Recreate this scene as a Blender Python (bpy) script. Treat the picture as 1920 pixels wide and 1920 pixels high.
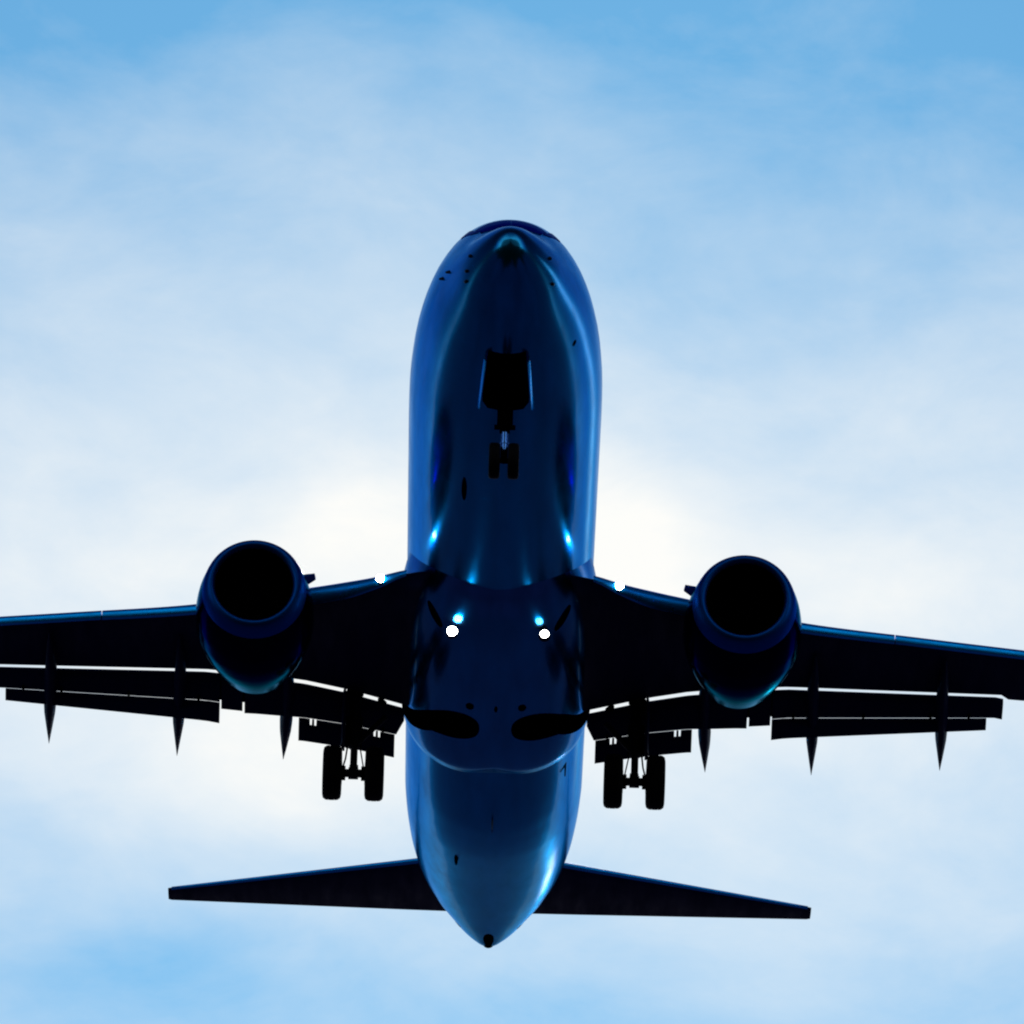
import bpy, bmesh, math, random
import numpy as np
from mathutils import Vector, Matrix
for o in list(bpy.data.objects): bpy.data.objects.remove(o)
sc = bpy.context.scene
R = math.radians
random.seed(4)

# ---------------------------------------------------------------- camera, sky, sun, exposure
PITCH = R(3.0)                       # nose-up attitude of the airliner
# the view in the airliner's own frame: x to the right, y aft, z up (metres)
CAM = Vector((-0.0881383735, -157.9227694, -78.7282578))
RT = Vector((0.9995293094, -0.0141702559, 0.0272095831))
UP = Vector((-0.0306405098, -0.4171080243, 0.9083402750))
VD = Vector((0.0015220787, 0.9087464442, 0.4173458798))
ROT = Matrix.Rotation(-PITCH, 3, 'X')
CW = ROT @ CAM
POS = Vector((0, 0, 1.7)) - CW        # the airliner's place, camera at eye height over the origin
rw, uw, dw = ROT @ RT, ROT @ UP, ROT @ VD
cd = bpy.data.cameras.new('camera'); cam = bpy.data.objects.new('camera', cd)
sc.collection.objects.link(cam)
m = Matrix((rw, uw, -dw)).transposed().to_4x4(); m.translation = (0, 0, 1.7)
cam.matrix_world = m
cd.lens = 17737.226 / 1920 * 36; cd.sensor_width = 36
cd.clip_start = 1; cd.clip_end = 60000
sc.camera = cam

SUN_EL, SUN_AZ = R(22.6), R(.45)          # behind the airliner, a little to the right (azimuth from +Y)
world = bpy.data.worlds.new("World"); sc.world = world
world.use_nodes = True
nt = world.node_tree; N = nt.nodes; L = nt.links
N.clear()
def node(tree, typ, **kw):
    n = tree.nodes.new(typ)
    for k, v in kw.items(): setattr(n, k, v)
    return n
def setin(tree, n, i, v):
    if isinstance(v, (int, float, tuple)): n.inputs[i].default_value = v
    else: tree.links.new(v, n.inputs[i])
def mth(tree, op, a, b=0.0, c=None, clamp=False):
    n = node(tree, 'ShaderNodeMath', operation=op, use_clamp=clamp)
    setin(tree, n, 0, a); setin(tree, n, 1, b)
    if c is not None: setin(tree, n, 2, c)
    return n.outputs[0]
def vdot(a, v):
    n = node(nt, 'ShaderNodeVectorMath', operation='DOT_PRODUCT'); L.new(a, n.inputs[0]); n.inputs[1].default_value = v
    return n.outputs['Value']
out = node(nt, 'ShaderNodeOutputWorld'); bg = node(nt, 'ShaderNodeBackground')
L.new(bg.outputs[0], out.inputs[0])
sky = node(nt, 'ShaderNodeTexSky', sky_type='NISHITA', sun_disc=False, sun_elevation=SUN_EL, sun_rotation=SUN_AZ,
           air_density=1.0, dust_density=0.3, ozone_density=2.0)
tc = node(nt, 'ShaderNodeTexCoord').outputs['Generated']
# a bank of bright cloud around the sun; u to the right and v up, in radians about a fixed compass direction
u0, v0, w0 = vdot(tc, tuple(rw)), vdot(tc, tuple(uw)), vdot(tc, tuple(dw))
mp = node(nt, 'ShaderNodeMapping'); L.new(tc, mp.inputs[0]); mp.inputs['Scale'].default_value = (1, 1, 1.9)
def noise(scale, detail, rough, dist=0.0):
    n = node(nt, 'ShaderNodeTexNoise'); L.new(mp.outputs[0], n.inputs['Vector'])
    n.inputs['Scale'].default_value = scale; n.inputs['Detail'].default_value = detail
    n.inputs['Roughness'].default_value = rough; n.inputs['Distortion'].default_value = dist
    return n
wn = node(nt, 'ShaderNodeSeparateColor'); L.new(noise(22, 4, .5).outputs['Color'], wn.inputs[0])
PX = 1 / 17737.0
u = mth(nt, 'ADD', u0, mth(nt, 'MULTIPLY', mth(nt, 'SUBTRACT', wn.outputs[0], .5), 620 * PX))
v = mth(nt, 'ADD', v0, mth(nt, 'MULTIPLY', mth(nt, 'SUBTRACT', wn.outputs[1], .5), 420 * PX))
def gauss(cx, cy, sx, sy, amp):
    a = mth(nt, 'MULTIPLY', mth(nt, 'SUBTRACT', u, (cx - 960) * PX), 1 / (sx * PX))
    b = mth(nt, 'MULTIPLY', mth(nt, 'SUBTRACT', v, (960 - cy) * PX), 1 / (sy * PX))
    q = mth(nt, 'ADD', mth(nt, 'MULTIPLY', a, a), mth(nt, 'MULTIPLY', b, b))
    return mth(nt, 'MULTIPLY', mth(nt, 'EXPONENT', mth(nt, 'MULTIPLY', q, -1.0)), amp)
BL = [(960, -80, 1500, 260, -.23), (0, 0, 420, 260, -.10), (1920, 60, 420, 260, -.08), (960, 1130, 3000, 640, .54), (1165, 990, 160, 170, .24), (690, 1000, 210, 110, .21), (470, 1440, 330, 150, .29), (150, 1080, 400, 110, .10), (1700, 1080, 300, 110, .06), (300, 180, 300, 160, -.07),
      (1000, 1180, 420, 330, .20), (420, 520, 360, 240, .12), (1750, 1180, 260, 160, .10), (1330, 1450, 260, 130, .12),
      (1500, 330, 420, 180, -.14), (180, 1810, 330, 110, -.26), (860, 1860, 300, 110, -.14), (1320, 560, 220, 200, -.08), (1500, 1760, 420, 200, .10),
      (140, 1560, 200, 100, -.10), (1150, 1700, 150, 80, -.06)]
acc = None
for b_ in BL:
    g = gauss(*b_); acc = g if acc is None else mth(nt, 'ADD', acc, g)
front = mth(nt, 'MULTIPLY', mth(nt, 'SUBTRACT', w0, .3), 2.0, clamp=True)
acc = mth(nt, 'MULTIPLY', acc, front)
n1 = mth(nt, 'MULTIPLY', mth(nt, 'SUBTRACT', noise(34, 8, .60, .4).outputs[0], .5), .48)
n2 = mth(nt, 'MULTIPLY', mth(nt, 'SUBTRACT', noise(5, 5, .55).outputs[0], .5), .55)
sz = node(nt, 'ShaderNodeSeparateXYZ'); L.new(tc, sz.inputs[0])
hz0 = mth(nt, 'MULTIPLY', mth(nt, 'EXPONENT', mth(nt, 'MULTIPLY', mth(nt, 'MULTIPLY', sz.outputs[2], sz.outputs[2]), -150.0)), front)
hz = mth(nt, 'MULTIPLY', hz0, .7)
# bright band added out of view to the right, for streaks in the paint
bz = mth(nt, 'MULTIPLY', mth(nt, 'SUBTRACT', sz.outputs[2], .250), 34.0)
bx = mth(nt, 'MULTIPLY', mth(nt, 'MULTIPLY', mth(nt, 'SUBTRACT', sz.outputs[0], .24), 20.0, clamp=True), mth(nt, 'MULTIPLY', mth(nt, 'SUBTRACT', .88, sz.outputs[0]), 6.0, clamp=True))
refl_band = mth(nt, 'MULTIPLY', mth(nt, 'MULTIPLY', mth(nt, 'EXPONENT', mth(nt, 'MULTIPLY', mth(nt, 'MULTIPLY', bz, bz), -1.0)), bx), mth(nt, 'MULTIPLY', front, 2.0))
hz = mth(nt, 'ADD', hz, refl_band)
ahead = mth(nt, 'MULTIPLY', mth(nt, 'ADD', w0, -.05), -2.2, clamp=True)  # extra cloud added out of view opposite the sun, brightens slat reflections
acc = mth(nt, 'ADD', acc, mth(nt, 'ADD', hz, ahead))
n3 = mth(nt, 'MULTIPLY', mth(nt, 'SUBTRACT', noise(110, 6, .6, .3).outputs[0], .5), .16)
den = mth(nt, 'ADD', mth(nt, 'ADD', acc, mth(nt, 'SUBTRACT', mth(nt, 'MULTIPLY', front, .25), .12)), mth(nt, 'ADD', n1, mth(nt, 'ADD', n2, n3)), clamp=True)
cl = node(nt, 'ShaderNodeMix', data_type='RGBA')         # cloud: thin veil to thick white
SKYK = .10
L.new(mth(nt, 'POWER', den, 1.0), cl.inputs[0])
skm = node(nt, 'ShaderNodeVectorMath', operation='MULTIPLY'); L.new(sky.outputs[0], skm.inputs[0])
skm.inputs[1].default_value = (.19, .515, .79)
L.new(skm.outputs[0], cl.inputs[6]); cl.inputs[7].default_value = (9.9, 9.9, 9.6, 1)
# sky brightness shaped out of view for paint reflections: dim sides, added light strip
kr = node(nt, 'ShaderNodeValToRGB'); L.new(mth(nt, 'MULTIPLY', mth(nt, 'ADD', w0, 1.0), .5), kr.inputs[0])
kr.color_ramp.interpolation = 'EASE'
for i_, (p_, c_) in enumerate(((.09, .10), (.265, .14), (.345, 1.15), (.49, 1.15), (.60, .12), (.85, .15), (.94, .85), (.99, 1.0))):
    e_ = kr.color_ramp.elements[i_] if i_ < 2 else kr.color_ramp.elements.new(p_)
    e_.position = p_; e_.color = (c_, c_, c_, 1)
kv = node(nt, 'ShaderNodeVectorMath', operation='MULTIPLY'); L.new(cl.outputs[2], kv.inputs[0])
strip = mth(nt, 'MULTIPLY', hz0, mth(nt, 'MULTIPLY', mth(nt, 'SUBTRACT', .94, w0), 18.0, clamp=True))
L.new(mth(nt, 'MAXIMUM', mth(nt, 'MAXIMUM', kr.outputs[0], strip), refl_band), kk_ := node(nt, 'ShaderNodeMath', operation='MULTIPLY').inputs[0])
# unseen dark patch added low in the sky to darken the tail cone's reflection
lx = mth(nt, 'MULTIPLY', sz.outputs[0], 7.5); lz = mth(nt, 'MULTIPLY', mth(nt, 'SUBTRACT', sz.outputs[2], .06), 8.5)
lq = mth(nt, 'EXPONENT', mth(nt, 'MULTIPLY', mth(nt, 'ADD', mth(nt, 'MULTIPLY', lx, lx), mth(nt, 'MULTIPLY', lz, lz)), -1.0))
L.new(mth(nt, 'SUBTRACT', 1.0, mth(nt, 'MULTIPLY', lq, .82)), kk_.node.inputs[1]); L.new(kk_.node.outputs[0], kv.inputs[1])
# unseen warm spot added low to the right for the tail cone glint
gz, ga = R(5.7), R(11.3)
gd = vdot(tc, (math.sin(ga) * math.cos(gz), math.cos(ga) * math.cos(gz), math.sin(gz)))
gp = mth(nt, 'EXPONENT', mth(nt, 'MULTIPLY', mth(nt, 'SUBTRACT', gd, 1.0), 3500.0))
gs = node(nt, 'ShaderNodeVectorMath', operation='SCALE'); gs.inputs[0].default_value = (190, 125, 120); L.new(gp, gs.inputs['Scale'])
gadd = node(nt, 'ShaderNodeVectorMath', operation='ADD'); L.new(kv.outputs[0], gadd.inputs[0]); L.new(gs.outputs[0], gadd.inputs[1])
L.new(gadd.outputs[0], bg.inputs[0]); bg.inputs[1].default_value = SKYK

sd = bpy.data.lights.new('sun', 'SUN'); sun = bpy.data.objects.new('sun', sd); sc.collection.objects.link(sun)
sd.energy = 3.0; sd.angle = R(.5); sd.color = (1, .95, .88)
sv = Vector((math.sin(SUN_AZ) * math.cos(SUN_EL), math.cos(SUN_AZ) * math.cos(SUN_EL), math.sin(SUN_EL)))
sun.rotation_euler = sv.to_track_quat('Z', 'Y').to_euler(); sun.location = (0, 0, 300)
sc.view_settings.view_transform = 'Standard'; sc.view_settings.look = 'None'
sc.view_settings.exposure = 0; sc.view_settings.gamma = 1
sc.render.engine = 'CYCLES'
sc.cycles.max_bounces = 8; sc.cycles.glossy_bounces = 4
sc.cycles.sample_clamp_indirect = 4
sc.cycles.pixel_filter_type = 'BLACKMAN_HARRIS'; sc.cycles.filter_width = 2.1

# ---------------------------------------------------------------- materials
def principled(name, col, metal=0.0, rough=.4, coat=0.0, spec=.5, tint=None):
    mt = bpy.data.materials.new(name); mt.use_nodes = True
    p = mt.node_tree.nodes['Principled BSDF']
    p.inputs['Base Color'].default_value = (*col, 1); p.inputs['Metallic'].default_value = metal
    p.inputs['Roughness'].default_value = rough; p.inputs['Coat Weight'].default_value = coat
    if tint: p.inputs['Specular Tint'].default_value = (*tint, 1)
    p.inputs['Coat Roughness'].default_value = .06; p.inputs['Specular IOR Level'].default_value = spec
    return mt
def skin(name, col, metal, rough, coat=0.0, lines=1.9, dirt=.25, spec=.5, tint=None):
    """painted aircraft skin: faint panel seams, streaky grime, uneven gloss"""
    mt = principled(name, col, metal, rough, coat, spec, tint); t = mt.node_tree; p = t.nodes['Principled BSDF']
    tcn = node(t, 'ShaderNodeTexCoord').outputs['Object']
    mpn = node(t, 'ShaderNodeMapping'); t.links.new(tcn, mpn.inputs[0]); mpn.inputs['Scale'].default_value = (2.2, .35, 2.2)
    nz = node(t, 'ShaderNodeTexNoise'); t.links.new(mpn.outputs[0], nz.inputs['Vector']); nz.inputs['Scale'].default_value = 1.6
    nz.inputs['Detail'].default_value = 8; nz.inputs['Roughness'].default_value = .6
    rp = node(t, 'ShaderNodeMapRange'); t.links.new(nz.outputs[0], rp.inputs[0])
    rp.inputs[1].default_value = .35; rp.inputs[2].default_value = .75; rp.inputs[3].default_value = 1.0; rp.inputs[4].default_value = 1.0 - dirt
    mx = node(t, 'ShaderNodeVectorMath', operation='SCALE'); mx.inputs[0].default_value = col
    t.links.new(rp.outputs[0], mx.inputs['Scale']); t.links.new(mx.outputs[0], p.inputs['Base Color'])
    rr = node(t, 'ShaderNodeMapRange'); t.links.new(nz.outputs[0], rr.inputs[0])
    rr.inputs[1].default_value = .3; rr.inputs[2].default_value = .7; rr.inputs[3].default_value = rough * .8; rr.inputs[4].default_value = rough * 1.35
    t.links.new(rr.outputs[0], p.inputs['Roughness'])
    # seams: thin grooves across the body and a long ripple of the sheet metal
    sp = node(t, 'ShaderNodeSeparateXYZ'); t.links.new(tcn, sp.inputs[0])
    fr = mth(t, 'FRACT', mth(t, 'DIVIDE', sp.outputs[1], lines))
    gr = mth(t, 'LESS_THAN', mth(t, 'ABSOLUTE', mth(t, 'SUBTRACT', fr, .5)), .006)
    lf = node(t, 'ShaderNodeTexNoise'); t.links.new(tcn, lf.inputs['Vector']); lf.inputs['Scale'].default_value = 1.1; lf.inputs['Detail'].default_value = 1
    hh = mth(t, 'ADD', mth(t, 'MULTIPLY', gr, -.25), mth(t, 'MULTIPLY', lf.outputs[0], 1.0))
    bp = node(t, 'ShaderNodeBump'); bp.inputs['Strength'].default_value = .35; bp.inputs['Distance'].default_value = .008
    t.links.new(hh, bp.inputs['Height']); t.links.new(bp.outputs[0], p.inputs['Normal'])
    return mt
M = {}
M['blue'] = skin('blue_paint', (.008, .27, .60), 1.0, .18, .11, tint=(.004, .46, .82))
M['fair'] = skin('blue_fairing_paint', (.05, .21, .52), 1.0, .19, .15, lines=2.7, tint=(.03, .42, .76))
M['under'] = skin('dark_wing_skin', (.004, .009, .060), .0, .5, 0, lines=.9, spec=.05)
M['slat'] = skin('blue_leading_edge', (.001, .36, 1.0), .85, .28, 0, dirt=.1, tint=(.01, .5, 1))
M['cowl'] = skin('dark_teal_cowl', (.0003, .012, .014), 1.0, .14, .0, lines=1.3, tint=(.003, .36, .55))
M['lip'] = principled('blue_metal_lip', (.001, .08, .38), 1.0, .48, tint=(.005, .4, 1))
M['black'] = principled('matt_black', (.001, .001, .0015), 0, 1.0, spec=.0)
M['rubber'] = principled('tyre_rubber', (.002, .002, .004), 0, .7, spec=.1)
M['steel'] = principled('painted_steel', (.004, .006, .02), .2, .5, spec=.2)
M['chrome'] = principled('blue_chrome', (.10, .32, .85), 1.0, .25)
M['glass'] = principled('cockpit_glass', (.001, .05, .26), 1.0, .3, tint=(.002, .16, .5))
M['fan'] = principled('titanium_fan', (.01, .01, .015), .6, .5)
def lamp(name, k):
    mt = bpy.data.materials.new(name); mt.use_nodes = True; p = mt.node_tree.nodes['Principled BSDF']
    p.inputs['Emission Color'].default_value = (1, .93, .88, 1); p.inputs['Emission Strength'].default_value = k
    return mt
M['lamp'] = lamp('lit_landing_lamp', 50)
M['lamp_dim'] = lamp('dimmer_landing_lamp', 22)
M['lamp_root'] = lamp('lit_wing_root_lamp', 40)

gm = principled('dark_reflected_ground', (.02, .022, .018), 0, .95, spec=.1); t = gm.node_tree
nz = node(t, 'ShaderNodeTexNoise'); nz.inputs['Scale'].default_value = .02; nz.inputs['Detail'].default_value = 8
t.links.new(node(t, 'ShaderNodeTexCoord').outputs['Object'], nz.inputs['Vector'])
cr = node(t, 'ShaderNodeValToRGB'); t.links.new(nz.outputs[0], cr.inputs[0])
cr.color_ramp.elements[0].position = .35; cr.color_ramp.elements[0].color = (.022, .019, .058, 1)
cr.color_ramp.elements[1].position = .7; cr.color_ramp.elements[1].color = (.050, .044, .120, 1)
# ground tones added for reflections: bluish for the belly, dark near side for nose
spg = node(t, 'ShaderNodeSeparateXYZ'); t.links.new(node(t, 'ShaderNodeTexCoord').outputs['Object'], spg.inputs[0])
wd_ = mth(t, 'ADD', spg.outputs[1], mth(t, 'MULTIPLY', nz.outputs[0], 120.0))
wdm = node(t, 'ShaderNodeMapRange'); t.links.new(wd_, wdm.inputs[0]); wdm.inputs[1].default_value = POS.y + 52; wdm.inputs[2].default_value = POS.y + 62
gmx = node(t, 'ShaderNodeMix', data_type='RGBA'); t.links.new(wdm.outputs[0], gmx.inputs[0]); gmx.inputs[6].default_value = (.004, .007, .004, 1)
t.links.new(cr.outputs[0], gmx.inputs[7]); t.links.new(gmx.outputs[2], t.nodes['Principled BSDF'].inputs['Base Color'])

# ---------------------------------------------------------------- mesh helpers
def mesh(name, verts, faces, mat, parent=None, smooth=True, sharp=35, closed=True):
    me = bpy.data.meshes.new(name); me.from_pydata([tuple(map(float, v_)) for v_ in verts], [], faces)
    bm = bmesh.new(); bm.from_mesh(me)
    bmesh.ops.remove_doubles(bm, verts=bm.verts, dist=1e-5)
    if closed: bmesh.ops.recalc_face_normals(bm, faces=bm.faces)
    bm.to_mesh(me); bm.free()
    me.materials.append(mat)
    if smooth:
        me.polygons.foreach_set('use_smooth', [True] * len(me.polygons)); me.set_sharp_from_angle(angle=R(sharp))
    o = bpy.data.objects.new(name, me); sc.collection.objects.link(o); o.parent = parent
    return o
def label(o, text): o['label'] = text; return o
def loft(rings, close_ends=True, wrap=True):
    n = len(rings[0]); V = [p for r in rings for p in r]; F = []
    for i in range(len(rings) - 1):
        for j in range(n if wrap else n - 1):
            k = (j + 1) % n
            F.append((i * n + j, i * n + k, (i + 1) * n + k, (i + 1) * n + j))
    if close_ends:
        F.append(tuple(range(n))[::-1]); F.append(tuple(range((len(rings) - 1) * n, len(rings) * n)))
    return V, F
def merge(*vf):
    V, F = [], []
    for v_, f_ in vf:
        o_ = len(V); V += list(v_); F += [tuple(i + o_ for i in q) for q in f_]
    return V, F
def tube(a, b, ra, rb=None, n=20):
    a, b = Vector(a), Vector(b); rb = ra if rb is None else rb
    d = (b - a).normalized(); s_ = d.orthogonal().normalized(); t_ = d.cross(s_)
    rings = [[c + (s_ * math.cos(k * 2 * math.pi / n) + t_ * math.sin(k * 2 * math.pi / n)) * r for k in range(n)] for c, r in ((a, ra), (b, rb))]
    return loft(rings)
def revolve(prof_, axis='x', c=(0, 0, 0), n=48, close=False):
    """prof_: (along, radius)"""
    rings = []
    for a_, r_ in prof_:
        rr = []
        for k in range(n):
            q = k * 2 * math.pi / n; x_, y_ = r_ * math.cos(q), r_ * math.sin(q)
            rr.append((c[0] + a_, c[1] + x_, c[2] + y_) if axis == 'x' else (c[0] + x_, c[1] + a_, c[2] + y_))
        rings.append(rr)
    V, F = loft(rings, close_ends=False)
    if close:   # join last ring with first
        m_ = (len(rings) - 1) * n
        for j in range(n): F.append((m_ + j, m_ + (j + 1) % n, (j + 1) % n, j))
    return V, F
def box(c, h, rot=None):
    V = [Vector((sx * h[0], sy * h[1], sz * h[2])) for sx in (-1, 1) for sy in (-1, 1) for sz in (-1, 1)]
    if rot: V = [rot @ q for q in V]
    V = [q + Vector(c) for q in V]
    return V, [(0, 1, 3, 2), (4, 6, 7, 5), (0, 4, 5, 1), (2, 3, 7, 6), (0, 2, 6, 4), (1, 5, 7, 3)]
def bevel(o, w=.02, seg=2):
    bm = bmesh.new(); bm.from_mesh(o.data)
    bmesh.ops.bevel(bm, geom=[e for e in bm.edges if len(e.link_faces) == 2 and e.calc_face_angle(0) > R(40)], offset=w, segments=seg, affect='EDGES', profile=.5)
    bm.to_mesh(o.data); bm.free(); o.data.polygons.foreach_set('use_smooth', [True] * len(o.data.polygons)); o.data.set_sharp_from_angle(angle=R(50))
    return o
def pchip(xs, ys, x):
    xs = np.array(xs, float); ys = np.array(ys, float); h = np.diff(xs); d = np.diff(ys) / h
    m_ = np.zeros(len(xs)); m_[0] = d[0]; m_[-1] = d[-1]
    for i in range(1, len(xs) - 1):
        if d[i - 1] * d[i] > 0:
            w1 = 2 * h[i] + h[i - 1]; w2 = h[i] + 2 * h[i - 1]; m_[i] = (w1 + w2) / (w1 / d[i - 1] + w2 / d[i])
    x = float(min(max(x, xs[0]), xs[-1])); i = int(min(max(np.searchsorted(xs, x) - 1, 0), len(h) - 1)); t_ = (x - xs[i]) / h[i]
    return float((2 * t_**3 - 3 * t_**2 + 1) * ys[i] + (t_**3 - 2 * t_**2 + t_) * h[i] * m_[i] + (-2 * t_**3 + 3 * t_**2) * ys[i + 1] + (t_**3 - t_**2) * h[i] * m_[i + 1])
def lin(xs, ys, x): return float(np.interp(x, xs, ys))

# ---------------------------------------------------------------- ground
gv, gf = [(0, 0, 0)], []
for k in range(96):
    q = k * 2 * math.pi / 96; gv.append((30000 * math.cos(q), 30000 * math.sin(q), 0))
for k in range(96): gf.append((0, 1 + k, 1 + (k + 1) % 96))
g = mesh('ground', gv, gf, gm, smooth=False); g['kind'] = 'structure'; g['label'] = 'dark ground below the approach path, toned for reflections'

# ---------------------------------------------------------------- the airliner
air = bpy.data.objects.new('airliner', None); sc.collection.objects.link(air)
air.location = POS; air.rotation_euler = (-PITCH, 0, 0)
air['label'] = 'dark blue twin-engine jet airliner flying overhead with wheels and flaps down'; air['category'] = 'airliner'

# fuselage: station, half width, top, bottom, height of greatest width
T = [(0,0,-.62,-.62,-.62),(.05,.16,-.44,-.80,-.62),(.2,.32,-.27,-.96,-.61),(.5,.51,-.10,-1.13,-.58),(1,.74,.11,-1.33,-.50),(1.5,.92,.31,-1.49,-.40),
(2.0,1.06,.70,-1.61,-.30),(2.45,1.18,1.00,-1.70,-.22),(3.1,1.35,1.31,-1.80,-.13),(4,1.54,1.57,-1.91,-.06),(5,1.69,1.76,-1.98,-.02),(6,1.79,1.87,-2.03,0),
(7.5,1.865,1.94,-2.05,0),(9,1.88,1.95,-2.05,0),(24,1.88,1.95,-2.05,0),(25,1.88,1.95,-2.02,0),(26,1.88,1.95,-1.93,0),(27,1.88,1.95,-1.80,.02),(28,1.86,1.95,-1.63,.05),(30,1.77,1.95,-1.26,.15),(32,1.60,1.93,-.89,.30),(34,1.26,1.86,-.52,.42),
(35.2,.93,1.65,-.30,.46),(36.1,.61,1.35,-.13,.42),(36.45,.36,1.0,-.07,.34),(36.55,.24,.8,-.02,.30)]
TS = [r[0] for r in T]
def body(s, ph, off=0.0):
    w, tp, bt, c = (pchip(TS, [r[k] for r in T], s) for k in (1, 2, 3, 4))
    cz = math.cos(ph)
    return Vector(((w + off) * math.sin(ph), s, c + ((tp - c + off) if cz > 0 else (c - bt + off)) * cz))
S = sorted(set([round(x, 3) for x in list(np.linspace(0, 1, 26)**2 * 6) + list(np.arange(6, 25, .5)) + list(np.arange(25, 36.5, .2)) + [36.55]]))
NP = 96
V, F = loft([[body(s, 2 * math.pi * k / NP) for k in range(NP)] for s in S])
fus = mesh('fuselage', V, F, M['blue'], air, sharp=60)

def surf_patch(name, poly, fn, mat, parent, off=.008, rings=10):
    """a patch lying on a surface: poly in surface parameters, fn(a, b, off) -> point"""
    P = []                                       # resample the outline
    for i in range(len(poly)):
        a, b = poly[i], poly[(i + 1) % len(poly)]
        for k in range(4): P.append((a[0] + (b[0] - a[0]) * k / 4, a[1] + (b[1] - a[1]) * k / 4))
    ca, cb = sum(p[0] for p in P) / len(P), sum(p[1] for p in P) / len(P)
    rr = []
    for q in range(rings + 1):
        f = 1 - q / (rings + .0001) * .98
        rr.append([fn(ca + (p[0] - ca) * f, cb + (p[1] - cb) * f, off) for p in P])
    rr.insert(0, [fn(p[0], p[1], -.01) for p in P])
    V, F = loft(rr, close_ends=False); F.append(tuple(range((len(rr) - 1) * len(P), len(rr) * len(P))))
    o = mesh(name, V, F, mat, parent, closed=False, sharp=70)
    bm = bmesh.new(); bm.from_mesh(o.data); bmesh.ops.recalc_face_normals(bm, faces=bm.faces)
    bm.faces.ensure_lookup_table()
    c = bm.faces[-1]; ref = fn(ca, cb, .1) - fn(ca, cb, 0)
    if c.normal.dot(ref) < 0: bmesh.ops.reverse_faces(bm, faces=bm.faces)
    bm.to_mesh(o.data); bm.free(); return o
D_ = math.radians
bodyfn = lambda s, ph, off: body(s, ph, off)
for sg in (-1, 1):                               # cockpit glazing: two front panes and two side panes
    surf_patch('cockpit_window', [(1.58, sg*D_(.08)), (1.64, sg*D_(20)), (1.76, sg*D_(34)), (2.22, sg*D_(37)), (2.32, sg*D_(22)), (2.32, sg*D_(.08))], bodyfn, M['glass'], fus, .012)
    surf_patch('cockpit_window', [(1.86, sg*D_(36)), (2.10, sg*D_(43)), (2.75, sg*D_(48)), (2.75, sg*D_(38)), (2.30, sg*D_(38))], bodyfn, M['glass'], fus, .012)
def oval(cs, cp, rs, rp, n=16): return [(cs + rs * math.cos(2 * math.pi * k / n), cp + rp * math.sin(2 * math.pi * k / n)) for k in range(n)]
for s, ph in ((1.00, 270), (1.23, 255), (1.38, 246), (1.0, 90), (1.38, 114)):   # nose probes
    a = body(s, D_(ph)); b = body(s, D_(ph), .09) 
    b = a + (b - a) * .45
    V, F = tube(a - (b - a) * .5, b, .042, .026, 16)
    mesh('probe', V, F, M['steel'], fus)
for s, ph in ((3.62, 120),):
    surf_patch('service_hatch', oval(s, D_(ph), .05, D_(2.2)), bodyfn, M['black'], fus)
for sg, s in ((-1, 2.3), (-1, 2.75)):            # small vanes on the side
    a = body(s, sg * D_(88), -.02); b = body(s + .05, sg * D_(88), .05)
    mesh('angle_vane', *tube(a, b, .04, .02, 8), M['steel'], fus)
# blade antennas and drain mast
def blade(name, s, ph, ln, h, w, mat, sweep=.5):
    rings = []
    for f, l_, w_ in ((-.05, ln, w), (.5, ln * .8, w * .8), (1, ln * .55, w * .4)):
        n_ = body(s, D_(ph), 1.0) - body(s, D_(ph)); n_.normalize(); c = body(s, D_(ph)) + n_ * h * f + Vector((0, sweep * h * max(f, 0), 0))
        tn = n_.cross(Vector((0, 1, 0))).normalized()
        rings.append([c + Vector((0, l_ / 2 * math.cos(q), 0)) + tn * (w_ / 2 * math.sin(q)) for q in (k * math.pi / 8 for k in range(16))])
    return mesh(name, *loft(rings), mat, fus)
blade('antenna', 8.40, 203.5, 1.10, .05, .115, M['black'], .0)
blade('antenna', 27.95, 203.5, .80, .05, .085, M['black'], .0)
a = body(23.2, D_(127), -.02)
mesh('drain_mast', *tube(a, a + Vector((.0, .42, -.15)), .022, .014, 10), M['steel'], fus)
blade('antenna', 6.3, 181, .25, .14, .04, M['steel'])
blade('antenna', 24.6, 180, .35, .18, .04, M['steel'])
# auxiliary power unit exhaust at the tail
rings = []
for f in np.linspace(0, 1, 14):
    y = 36.0 + .9 * f; zc = -.10 + .30 * f; rd = .135 * min(1, math.sqrt(max(.002, 1 - (1 - f / .55)**2 if f < .55 else 1))) * (1 if f < .8 else math.sqrt(max(.02, 1 - ((f - .8) / .24)**2)))
    rings.append([(rd * math.cos(q), y, zc + rd * math.sin(q)) for q in (k * 2 * math.pi / 24 for k in range(24))])
mesh('tail_exhaust', *loft(rings), M['black'], fus)
surf_patch('exhaust_hood', oval(35.85, D_(180), .75, D_(9)), bodyfn, M['black'], fus, .01)
for sg in (-1, 1):
    surf_patch('tail_hinge_panel', oval(35.4, sg * D_(128), .12, D_(6)), bodyfn, M['black'], fus, .004)
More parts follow.
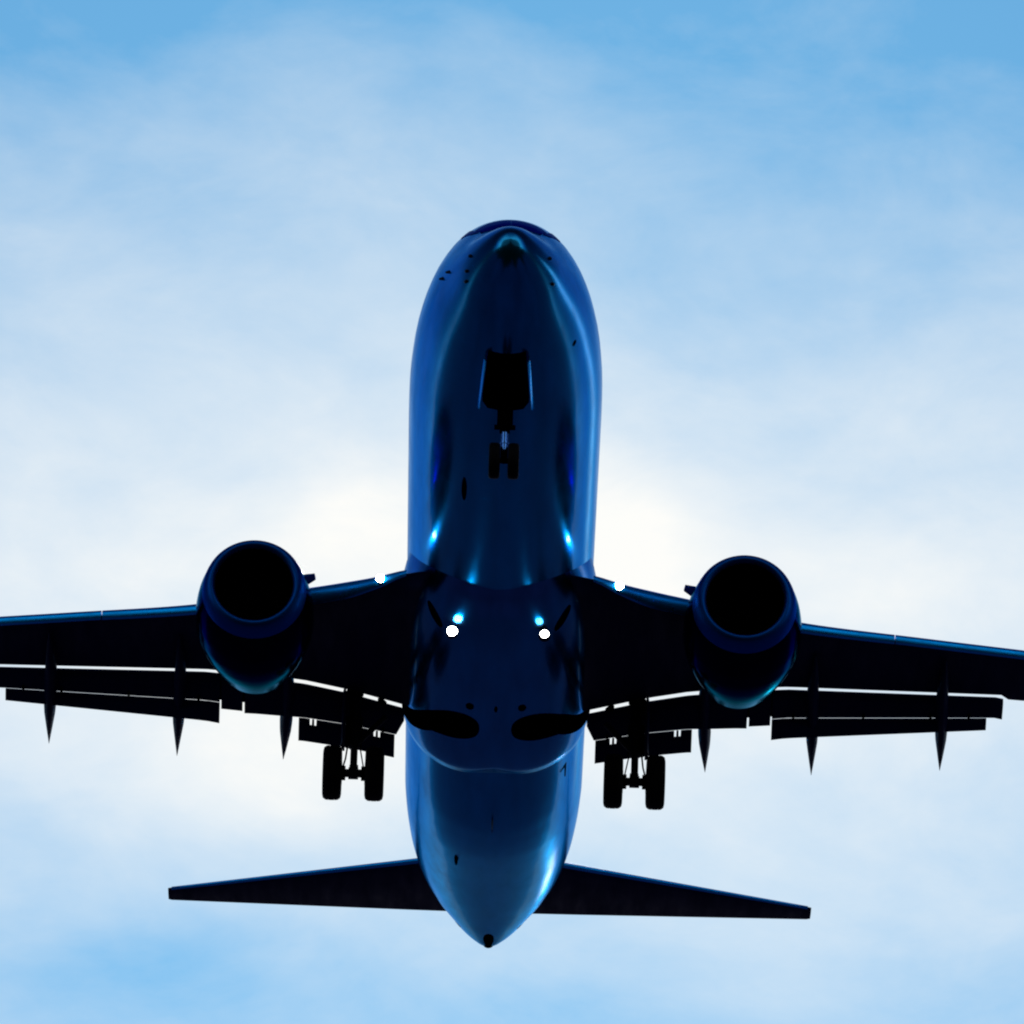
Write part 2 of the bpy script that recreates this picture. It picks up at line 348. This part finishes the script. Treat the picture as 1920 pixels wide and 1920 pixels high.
# nose gear bay: flat black patch painted for its shade, with hanging doors
bay = surf_patch('nose_gear_bay', [(2.62, D_(163.3)), (2.62, D_(196.7)), (3.3, D_(197.3)), (4.40, D_(196)), (4.62, D_(192)), (4.62, D_(168)), (4.40, D_(164)), (3.3, D_(162.7))], bodyfn, M['black'], fus, .008)
for sg in (-1, 1):
    rings = []
    for f in np.linspace(0, 1, 9):
        s = 2.72 + 1.75 * f; a = body(s, D_(180 - sg * 17.2), .0); c = .32 * (math.sin(math.pi * (.12 + .78 * f)))**.5
        pts = [(0, .012), (.35, .05), (.75, .045), (1, .01), (1, -.01), (.75, .018), (.35, .022), (0, -.012)]
        rings.append([a + Vector((sg * (o_ + .02), 0, -c * h_ + .02)) for h_, o_ in pts])
    mesh('nose_gear_door', *loft(rings), M['blue'], air, sharp=50)

# ---------------------------------------------------------------- wing to body fairing
def fair_par(s):
    w = pchip([12.6, 13.2, 14.2, 15.2, 16.5, 20.5, 21.3, 21.75], [1.30, 1.52, 1.78, 1.92, 1.99, 1.99, 1.96, 1.92], s)
    b = pchip([12.6, 13.1, 13.8, 15, 20, 21.2, 21.75], [-2.0, -2.17, -2.28, -2.33, -2.35, -2.31, -2.19], s)
    return w, b
def fairing(s, a, off=0.0):       # a: -1..1 across (x / half width)
    w, b = fair_par(s); aa = min(abs(a), 1.0)
    z = -.55 + (b + .55) * (1 - aa**2.5)**(1 / 2.3)
    return Vector((a * (w + off), s, z - off * (1 - aa)**.15))
def fx(s, x, off): 
    w, b = fair_par(s); return fairing(s, max(-.999, min(.999, x / w)), off)
rings = []
AA = [math.sin(q) for q in np.linspace(-math.pi / 2, math.pi / 2, 61)]
for s in list(np.linspace(12.6, 14.5, 16)) + list(np.linspace(14.8, 20.8, 16)) + list(np.linspace(21.0, 21.75, 8)):
    row = []
    for a in AA:
        p = fairing(s, a)
        if s > 20.8:                      # two-lobed rear edge
            f = (s - 20.8) / .95
            p.y = 20.8 + f * (.95 - .26 * math.exp(-(p.x / .34)**2) - .35 * max(0, abs(a) - .45)**1.2)
        row.append(p)
    row += [Vector((row[-1].x * .75, row[-1].y, 0)), Vector((row[0].x * .75, row[0].y, 0))]
    rings.append(row)
fair = mesh('belly_fairing', *loft(rings), M['fair'], air, sharp=50)
WELL = [(-1.82,20.05),(-1.45,19.05),(-1.04,18.46),(-.67,18.35),(-.4,18.58),(-.31,18.94),(-.35,19.36),(-.5,19.57),(-.79,19.71),(-1.13,19.76),(-1.45,19.92),(-1.83,20.71)]
def chaikin(P, n=2):
    for _ in range(n):
        P = [q for i in range(len(P)) for a, b in ((P[i], P[(i + 1) % len(P)]),) for q in ((a[0]*.75 + b[0]*.25, a[1]*.75 + b[1]*.25), (a[0]*.25 + b[0]*.75, a[1]*.25 + b[1]*.75))]
    return P
WELL = chaikin([(-1.93, 20.15)] + WELL + [(-1.93, 20.95)])
for sg in (-1, 1):
    surf_patch('wheel_well', [(y, -sg * x) for x, y in WELL], fx, M['black'], fair, .010, 14)  # flat black patch on the skin, painted for the shade inside the well
    # slanted ram air intake: flat black patch painted for the opening's shade
    c = math.cos(D_(32)); s_ = math.sin(D_(32))
    pts = []
    for k in range(20):
        q = 2 * math.pi * k / 20; a_, b_ = .30 * math.cos(q), .085 * math.sin(q) 
        pts.append((14.32 + a_ * .95 + b_ * .5, sg * (1.27 - a_ * .42 + b_)))
    surf_patch('air_intake', pts, fx, M['black'], fair, .012)
    surf_patch('vent', oval(17.95, sg * .53, .16, .085), fx, M['black'], fair, .006)
surf_patch('vent', oval(18.0, 0, .15, .035), fx, M['black'], fair, .006)

# extended landing lamps under the belly
for sg in (-1, 1):
    c = fx(14.25, sg * .92, 0) + Vector((0, 0, -.17))
    V, F = revolve([(-.03, .082), (-.036, .084), (.0, .090), (.08, .12), (.13, .06), (.14, .0)], 'y', c, 28)
    V2, F2 = box(c + Vector((0, .10, .12)), (.05, .05, .12))
    h = mesh('landing_lamp', *merge((V, F), (V2, F2)), M['steel'], air, closed=True)
    V, F = revolve([(-.050, .0001), (-.048, .06), (-.040, .112)], 'y', c, 28)
    kk = .9 if sg < 0 else .76
    V = [(c[0] + (p[0] - c[0]) * kk, p[1], c[2] + (p[2] - c[2]) * kk) for p in V]
    mesh('lens', V, F, M['lamp'] if sg < 0 else M['lamp_dim'], h, closed=False)

# ---------------------------------------------------------------- wings
TD = math.tan(R(7.0))
XS  = [1.2, 1.85, 2.5, 3.8, 4.83, 6.1, 8.6, 10.2, 13.5, 17.1]
LEs = [13.0, 13.42, 14.05, 15.04, 15.72, 16.60, 17.87, 18.66, 20.28, 22.05]
TEs = [20.05, 19.83, 19.62, 19.27, 19.26, 19.39, 20.12, 20.60, 22.30, 23.45]
zle = lambda x: -1.35 + TD * (x - 1.88)
zte = lambda x: -1.50 + math.tan(R(6.5)) * (x - 1.88)
lec = lambda x: pchip(XS, LEs, x)
def tec(x): return lin([1.2, 1.88, 3.05, 3.93, 4.9, 5.95, 8.6, 10.4, 10.56, 17.1], [19.99, 19.83, 19.43, 19.26, 19.27, 19.38, 20.12, 20.62, 20.88, 23.45], x)
def wing_ring(x, sg):
    ls, ts, zl, zt = lec(x) + .20, tec(x), zle(x) - .02, zte(x)
    c = ts - ls; th = .052 * c
    R_ = []
    up = [(1, .012), (.85, .35), (.65, .75), (.45, 1.0), (.28, .98), (.14, .72), (.06, .45), (.02, .22)]
    lo = [(0, 0), (.02, -.28), (.06, -.48), (.14, -.62), (.3, -.66), (.5, -.5), (.75, -.22), (1, -.012)]
    for f, h in up: R_.append((sg * x, ls + c * f, zl + (zt - zl) * f + (h * th if f < 1 else .012)))
    for f, h in lo: R_.append((sg * x, ls + c * f, zl + (zt - zl) * f + (h * th * .62 if f < 1 else -.012)))
    return R_
def slab(x0, x1, n, sg, ring): return loft([ring(x, sg) for x in np.linspace(x0, x1, n)])
APP = (math.cos(R(24.67)), math.sin(R(24.67)))
def flap_ring(gap, c0, tilt, thick, notch=None, inset=0.0):
    """gap(x)->(s,z) of the edge ahead; section drooped by tilt"""
    def f(x, sg):
        s0, z0 = gap(x); c = c0(x); k = .0 if notch is None else notch(x)
        ca, sa = math.cos(R(tilt)), math.sin(R(tilt)); th = thick
        P = [(k, 0), (k + .02 * c, -.55 * th), (k + .12 * c, -.9 * th), (.35 * c, -.85 * th), (c, -.06 * th), (c, .02 * th), (.6 * c, .32 * th), (.3 * c, .62 * th), (k + .10 * c, .62 * th), (k + .02 * c, .38 * th)]
        return [(sg * x, s0 + a * ca + b * sa, z0 - a * sa + b * ca) for a, b in P]
    return f
for sg in (-1, 1):
    xs = sorted(set([round(q, 3) for q in list(np.linspace(1.2, 10.4, 42)) + [1.88, 10.56] + list(np.linspace(10.6, 17.1, 14))]))
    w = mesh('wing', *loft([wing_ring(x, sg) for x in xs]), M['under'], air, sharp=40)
    # inboard leading edge panel and three outboard slats
    def slat_ring(scale, lipd):
        def f(x, s_):
            k = scale(x); P = [(.42, .10), (.16, .085), (.05, .05), (.0, .01), (-.01, -.05), (-.002, -.11), (.025, -.155), (.07, -lipd - .01), (.11, -lipd + .01), (.10, -.05), (.2, .03), (.42, .08)]
            return [(s_ * x, lec(x) + a * k, zle(x) - .03 + b * k) for a, b in P]
        return f
    inb = lambda x: lin([1.9, 2.3, 3.0, 4.2], [.55, 1.0, 1.55, 1.65], x)
    for a, b, k in ((1.86, 4.45, inb), (5.15, 8.05, lambda x: lin([5, 8], [1.02, .88], x)), (8.07, 11.1, lambda x: .86), (11.12, 14.0, lambda x: .8), (14.02, 16.6, lambda x: .7)):
        mesh('slat', *slab(a, b, 16, sg, slat_ring(k, .17)), M['slat'], w, sharp=55)
    # wing root landing lamp in the leading edge
    c = Vector((sg * 2.38, lec(2.38) - .03, zle(2.38) - .075))
    rt = mesh('wing_root_lamp', *revolve([(.06, .09), (-.02, .10), (-.025, .08), (-.02, .06)], 'y', c, 24), M['steel'], w, closed=False)
    V, F = revolve([(-.06, .0001), (-.055, .05), (-.04, .085), (.0, .095)], 'y', c, 24)
    mesh('lamp_lens', V, F, M['lamp_root'], w, closed=False)
    # flaps
    def gapf(x): return (tec(x) + .065, zte(x) - lin([4.5, 6.0], [.068, .046], x))
    cm_o = lambda x: lin([5.66, 10.2], [.70, .50], x)
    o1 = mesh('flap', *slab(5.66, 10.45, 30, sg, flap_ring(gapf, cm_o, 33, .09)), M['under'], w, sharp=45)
    def gap2(cm, tilt, d=-.003):
        def f(x):
            s0, z0 = gapf(x); return (s0 + cm(x) * math.cos(R(tilt)) + .03, z0 - cm(x) * math.sin(R(tilt)) - d)
        return f
    def notches(cen, wd, dp):
        return lambda x: dp if any(abs(x - c_) < wd for c_ in cen) else 0.0
    ca_o = lambda x: lin([5.66, 10.2], [.45, .26], x)
    mesh('rear_flap', *slab(5.66, 10.12, 20, sg, flap_ring(gap2(cm_o, 33), ca_o, 48, .05)), M['under'], w, sharp=45)
    cm_i = lambda x: lin([1.98, 4.2, 5.6], [.68, .84, .94], x)
    fi = flap_ring(gapf, cm_i, 33, .10)
    def fi_end(x, s_):
        R0, R1 = fi(x, s_), fi(x + .16, s_); s0 = gapf(x)[0]; o_ = []
        for p, q in zip(R0, R1):
            k = max(0.0, min(1.0, ((p[1] - s0) / (cm_i(x) * .84) - .5) / .5)); o_.append(tuple(p[i] + (q[i] - p[i]) * k for i in range(3)))
        return o_
    mesh('flap', *loft([fi_end(1.87, sg)] + [fi(x, sg) for x in np.linspace(2.04, 5.15, 30)]), M['under'], w, sharp=45)
    mesh('flap', *slab(5.19, 5.63, 6, sg, flap_ring(gapf, lambda x: .86, 33, .10)), M['under'], w, sharp=45)
    nt_c = [3.78, 3.69, 2.47, 2.38]
    stx = sorted(set([round(q, 3) for q in np.linspace(2.06, 4.03, 26)] + [round(c_ + d_, 3) for c_ in nt_c for d_ in (-.023, -.019, .019, .023)]))
    fr = flap_ring(gap2(cm_i, 33), lambda x: .50, 48, .06, notches(nt_c, .021, .13))
    mesh('rear_flap', *loft([fr(x, sg) for x in stx]), M['under'], w, sharp=45)
    # hinge brackets that bridge the slots
    for x in (9.75, 8.95, 7.55, 6.1, 3.0, 2.3):
        s0, z0 = gapf(x); cm = cm_o(x) if x > 5 else cm_i(x)
        mesh('flap_bracket', *box((sg * x, s0 + cm * .84 - .02, z0 - cm * .545), (.022, .10, .03)), M['black'], w, smooth=False)
    mesh('flap_bracket', *box((sg * 2.90, tec(2.9) + .05, zte(2.9) - .055), (.175, .09, .045), Matrix.Rotation(R(sg * -13), 3, 'Z')), M['black'], w, smooth=False)
    mesh('flap_bracket', *box((sg * 2.33, tec(2.33) + .04, zte(2.33) - .07), (.045, .12, .05), Matrix.Rotation(R(sg * 25), 3, 'Z')), M['black'], w, smooth=False)
    for x in (5.17, 5.645):                       # seals closing the upper part of the joints between flap panels
        s0, z0 = gapf(x); a_ = R(33)
        mesh('flap_seal', *box((sg * x, s0 + .30 * math.cos(a_), z0 - .30 * math.sin(a_)), (.05, .33, .02), Matrix.Rotation(-a_, 3, 'X')), M['black'], w, smooth=False)
    # flap track fairings
    for x, tip in ((4.37, 22.33), (6.59, 22.87), (9.27, 23.08)):
        rings = []
        s0 = tec(x) - (1.7 if x > 5 else 1.2); zt = {4.37: -1.74, 6.59: -1.50, 9.27: -1.22}[x]
        for f in np.linspace(0, 1, 26):
            s = s0 + (tip - s0) * f
            wd = .132 * (pchip([0, .12, .35, .6], [.12, .55, .95, 1], f) if f < .6 else lin([.6, .68, 1], [1, .9, .03], f))
            ht = pchip([0, .12, .35, .6, .8, 1], [.03, .14, .26, .30, .2, .006], f)
            zc = pchip([0, .35, .6, 1], [zte(x) - .02, zte(x) - .22, zte(x) - .36, zt + .0], f)
            xc = sg * (x - .12 + .12 * max(0, (f - .3) / .7))
            rings.append([(xc + wd * math.cos(q), s, zc + ht * math.sin(q)) for q in (k * 2 * math.pi / 20 for k in range(20))])
        mesh('flap_track_fairing', *loft(rings), M['under'], w, sharp=60)

# ---------------------------------------------------------------- tail surfaces
def tail_ring(x, sg):
    l = lin([.3, 1.66, 7.17], [32.92, 33.92, 38.0], x); t_ = lin([.3, .83, 7.25], [36.4, 36.55, 38.73], x); z = lin([.3, 1.88, 7.2], [.72, .95, 1.75], x)
    c = t_ - l; th = .045 * c
    P = [(1, .004), (.7, .6), (.4, 1), (.15, .8), (.04, .45), (0, 0), (.04, -.45), (.15, -.8), (.4, -1), (.7, -.6), (1, -.004)]
    return [(sg * x, l + c * a, z + (b * th if abs(b) > .01 else b)) for a, b in P]
for sg in (-1, 1):
    xs = list(np.linspace(.3, 7.12, 24))
    rr = [tail_ring(x, sg) for x in xs]
    tp = tail_ring(7.20, sg); c = Vector(np.mean(np.array(tp), axis=0)); rr.append([tuple(c + (Vector(p) - c) * .9) for p in tp])
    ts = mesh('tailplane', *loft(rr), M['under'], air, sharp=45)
    # bare leading edge strip
    rings = []
    for x in xs:
        l = lin([.3, 1.66, 7.17], [32.92, 33.92, 38.0], x); z = lin([.3, 1.88, 7.2], [.72, .95, 1.75], x); c_ = lin([0, 7.2], [.13, .07], x)
        rings.append([(sg * x, l - .012 + c_ * a, z + c_ * b) for a, b in ((1, .5), (.5, .42), (.15, .25), (0, 0), (.12, -.28), (.4, -.5), (.7, -.62), (.6, -.3), (.4, 0), (.6, .3))])
    mesh('leading_edge', *loft(rings), M['slat'], ts, sharp=60)
rings = []
for z, l, t_, th in ((1.6, 31.0, 37.3, .2), (4.5, 33.3, 37.9, .16), (8.8, 36.4, 38.7, .09)):
    rings.append([(th * b, l + (t_ - l) * a, z) for a, b in ((0, 0), (.05, .6), (.3, 1), (.7, .6), (1, .03), (1, -.03), (.7, -.6), (.3, -1), (.05, -.6))])
fin = mesh('tail_fin', *loft(rings), M['blue'], air, sharp=50)

# ---------------------------------------------------------------- engines
NAC = [(.30, .74), (.12, .765), (.03, .80), (0, .85), (.03, .905), (.10, .95), (.25, 1.0), (.6, 1.06), (1.1, 1.09), (1.7, 1.08), (2.3, 1.02), (2.9, .93), (3.3, .86), (3.62, .80)]
for sg in (-1, 1):
    c = (sg * 4.865, 12.90, -1.99)
    e = bpy.data.objects.new('engine', None); sc.collection.objects.link(e); e.parent = air; e.location = c
    def rev(pts, n=72):
        V, F = revolve(pts, 'y', (0, 0, 0), n)
        return [(x, y - z * .035 * max(0, 1 - y / 2.5), z * (1.0 if z > 0 else .975)) for x, y, z in V], F
    fine = [(a, 0) for a in ()]
    cp = [(pq, pchip([.42, .7, 1.0, 1.4, 1.8, 2.3, 2.8, 3.3, 3.9], [1.034, 1.098, 1.142, 1.175, 1.178, 1.13, 1.035, .90, .72], pq)) for pq in np.linspace(.42, 3.9, 30)] + [(3.9, .695), (3.2, .74)]
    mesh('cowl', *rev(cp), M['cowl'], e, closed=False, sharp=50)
    mesh('inlet_lip', *rev([(.10, .775), (.06, .79), (.015, .82), (0, .855), (.02, .895), (.07, .943), (.16, .985), (.28, 1.014), (.42, 1.034), (.47, 1.034)]), M['lip'], e, closed=False, sharp=80)
    mesh('inlet_duct', *rev([(.10, .774), (.3, .755), (.5, .729), (.9, .75), (1.3, .775), (1.35, .70), (1.4, .2)]), M['black'], e, closed=False)
    V, F = [], []
    for k in range(24):                          # wide-chord fan blades
        q = k * 2 * math.pi / 24; rg = []
        for r_, tw, ch in ((.2, .5, .16), (.5, .8, .2), (.76, 1.05, .22)):
            d = Vector((math.cos(q), 0, math.sin(q))); tn = Vector((-math.sin(q), 0, math.cos(q)))
            a_ = (tn * math.sin(tw) + Vector((0, 1, 0)) * math.cos(tw)) * ch * .5; b_ = a_.cross(d).normalized() * .008
            cc = d * r_ + Vector((0, 1.12, 0)); rg.append([cc - a_, cc + b_, cc + a_, cc - b_])
        V, F = merge((V, F), loft(rg))
    mesh('fan', V, F, M['fan'], e)
    mesh('spinner', *revolve([(.72, .001), (.8, .06), (.95, .14), (1.1, .2), (1.2, .21)], 'y', (0, 0, 0), 32), M['fan'], e, closed=False)
    mesh('exhaust_nozzle', *revolve([(2.8, .64), (3.4, .60), (3.8, .52), (4.25, .40), (4.25, .37), (3.9, .40), (3.9, .26), (4.5, .12), (4.65, .005)], 'y', (0, 0, 0), 40), M['black'], e, closed=False)
    # pylon
    rings = []
    for y, zt_, zb_, w_ in ((.9, 1.08, .9, .05), (1.6, 1.25, .9, .16), (2.6, 1.42, .7, .20), (3.8, 1.45, .4, .17), (5.6, 1.40, .9, .05)):
        rings.append([(-w_, y, zt_), (-w_, y, zb_), (w_, y, zb_), (w_, y, zt_)])
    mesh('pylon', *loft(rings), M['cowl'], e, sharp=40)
    # strake on the inboard shoulder
    a = -sg
    P = [Vector((a * .88, .75, .52)), Vector((a * 1.17, 1.12, .73)), Vector((a * 1.19, 1.38, .745)), Vector((a * .90, 1.50, .58))]
    n_ = Vector((0, 0, .02)); 
    mesh('strake', [p + n_ for p in P] + [p - n_ for p in P], [(0, 1, 2, 3), (7, 6, 5, 4), (0, 4, 5, 1), (1, 5, 6, 2), (2, 6, 7, 3), (3, 7, 4, 0)], M['lip'], e, smooth=False)

# ---------------------------------------------------------------- landing gear
def tyre(parent, c, r, w):
    pr = [(-.36*w, .55*r), (-.47*w, .66*r), (-.5*w, .80*r), (-.46*w, .92*r), (-.33*w, .985*r), (-.18*w, 1.0*r), (-.17*w, .985*r), (-.14*w, .985*r), (-.13*w, r), (.13*w, r), (.14*w, .985*r), (.17*w, .985*r), (.18*w, r), (.33*w, .985*r), (.46*w, .92*r), (.5*w, .80*r), (.47*w, .66*r), (.36*w, .55*r)]
    mesh('tyre', *revolve(pr, 'x', c, 56, close=True), M['rubber'], parent, sharp=50)
    pr = [(-.34*w, .56*r), (-.30*w, .50*r), (-.10*w, .40*r), (-.12*w, .18*r), (-.2*w, .001), (.2*w, .001), (.12*w, .18*r), (.10*w, .40*r), (.30*w, .50*r), (.34*w, .56*r)]
    mesh('wheel_rim', *revolve(pr, 'x', c, 40), M['steel'], parent, closed=False)
for sg in (-1, 1):
    x0, s0, z0 = 2.865, 19.55, -3.19
    gx = bpy.data.objects.new('main_landing_gear', None); sc.collection.objects.link(gx); gx.parent = air; gx.location = (sg * x0, s0, z0)
    P = lambda x, y, z: (sg * x, y, z)
    for dx in (-.43, .43): tyre(gx, (dx, 0, 0), .56, .385)
    V, F = merge(tube(P(0, -.05, 1.6), P(0, -.02, .55), .115), tube(P(0, -.02, .55), P(0, 0, -.02), .075),
                 tube(P(-.50, 0, 0), P(.50, 0, 0), .085), tube(P(-.10, 0, .0), P(.10, 0, 0), .125))
    mesh('strut', V, F, M['steel'], gx)
    for k in (-1, 1):
        mesh('brake', *merge(tube(P(k * .16, 0, 0), P(k * .24, 0, 0), .15), tube(P(k * .23, 0, 0), P(k * .34, 0, 0), .235, .245)), M['black'], gx)
    V, F = merge(tube(P(.0, .12, .62), P(0, .36, .30), .035), tube(P(0, .36, .30), P(0, .10, -.02), .035), box(P(0, .36, .30), (.09, .03, .03)))
    mesh('torque_link', V, F, M['steel'], gx)
    V, F = merge(tube(P(-.02, -.02, .62), P(-.62, -.05, 1.25), .06), tube(P(.0, .05, .9), P(-.1, 1.0, 1.5), .05),
                 tube(P(.13, -.06, .62), P(.17, -.03, .30), .018), tube(P(.17, -.03, .30), P(.22, 0, .12), .018),
                 tube(P(-.12, -.05, .55), P(-.20, 0, .14), .014), tube(P(0, -.12, -.02), P(.05, -.14, -.12), .02), tube(P(-.06, -.1, -.04), P(-.08, -.12, -.11), .02))
    mesh('side_brace', V, F, M['steel'], gx)
    # strut door on the outer side
    rings = []
    for z, w_ in ((1.75, .42), (1.3, .46), (.85, .42), (.60, .26)):
        rings.append([P(.22 + .02, -w_, z), P(.26 + .02, 0, z), P(.22 + .02, w_, z), P(.20, w_, z), P(.235, 0, z), P(.20, -w_, z)])
    mesh('gear_door', *loft(rings), M['under'], gx, sharp=40)
    V, F = box(P(.02, .1, .95), (.17, .12, .32)); o = bevel(mesh('trunnion', V, F, M['black'], gx, smooth=False), .03)
gx = bpy.data.objects.new('nose_landing_gear', None); sc.collection.objects.link(gx); gx.parent = air; gx.location = (0, 4.0, -3.31)
for dx in (-.18, .18): tyre(gx, (dx, 0, 0), .345, .215)
V, F = merge(tube((0, .14, 1.5), (0, .06, .62), .10), tube((-.26, 0, 0), (.26, 0, 0), .05), tube((0, .05, .3), (0, 0, -.02), .07), box((0, .06, 1.0), (.15, .12, .16)))
mesh('strut', V, F, M['black'], gx)
mesh('oleo', *merge(tube((0, .055, .64), (0, .02, .22), .062), tube((0, .04, .40), (0, .036, .36), .078)), M['chrome'], gx)
mesh('torque_link', *merge(tube((0, .1, .6), (0, .34, .36), .03), tube((0, .34, .36), (0, .06, .08), .03)), M['steel'], gx)
mesh('steering_cylinder', *merge(tube((-.2, .0, .70), (.2, .0, .70), .05), tube((0, .12, .95), (0, 1.0, 1.35), .04)), M['black'], gx)
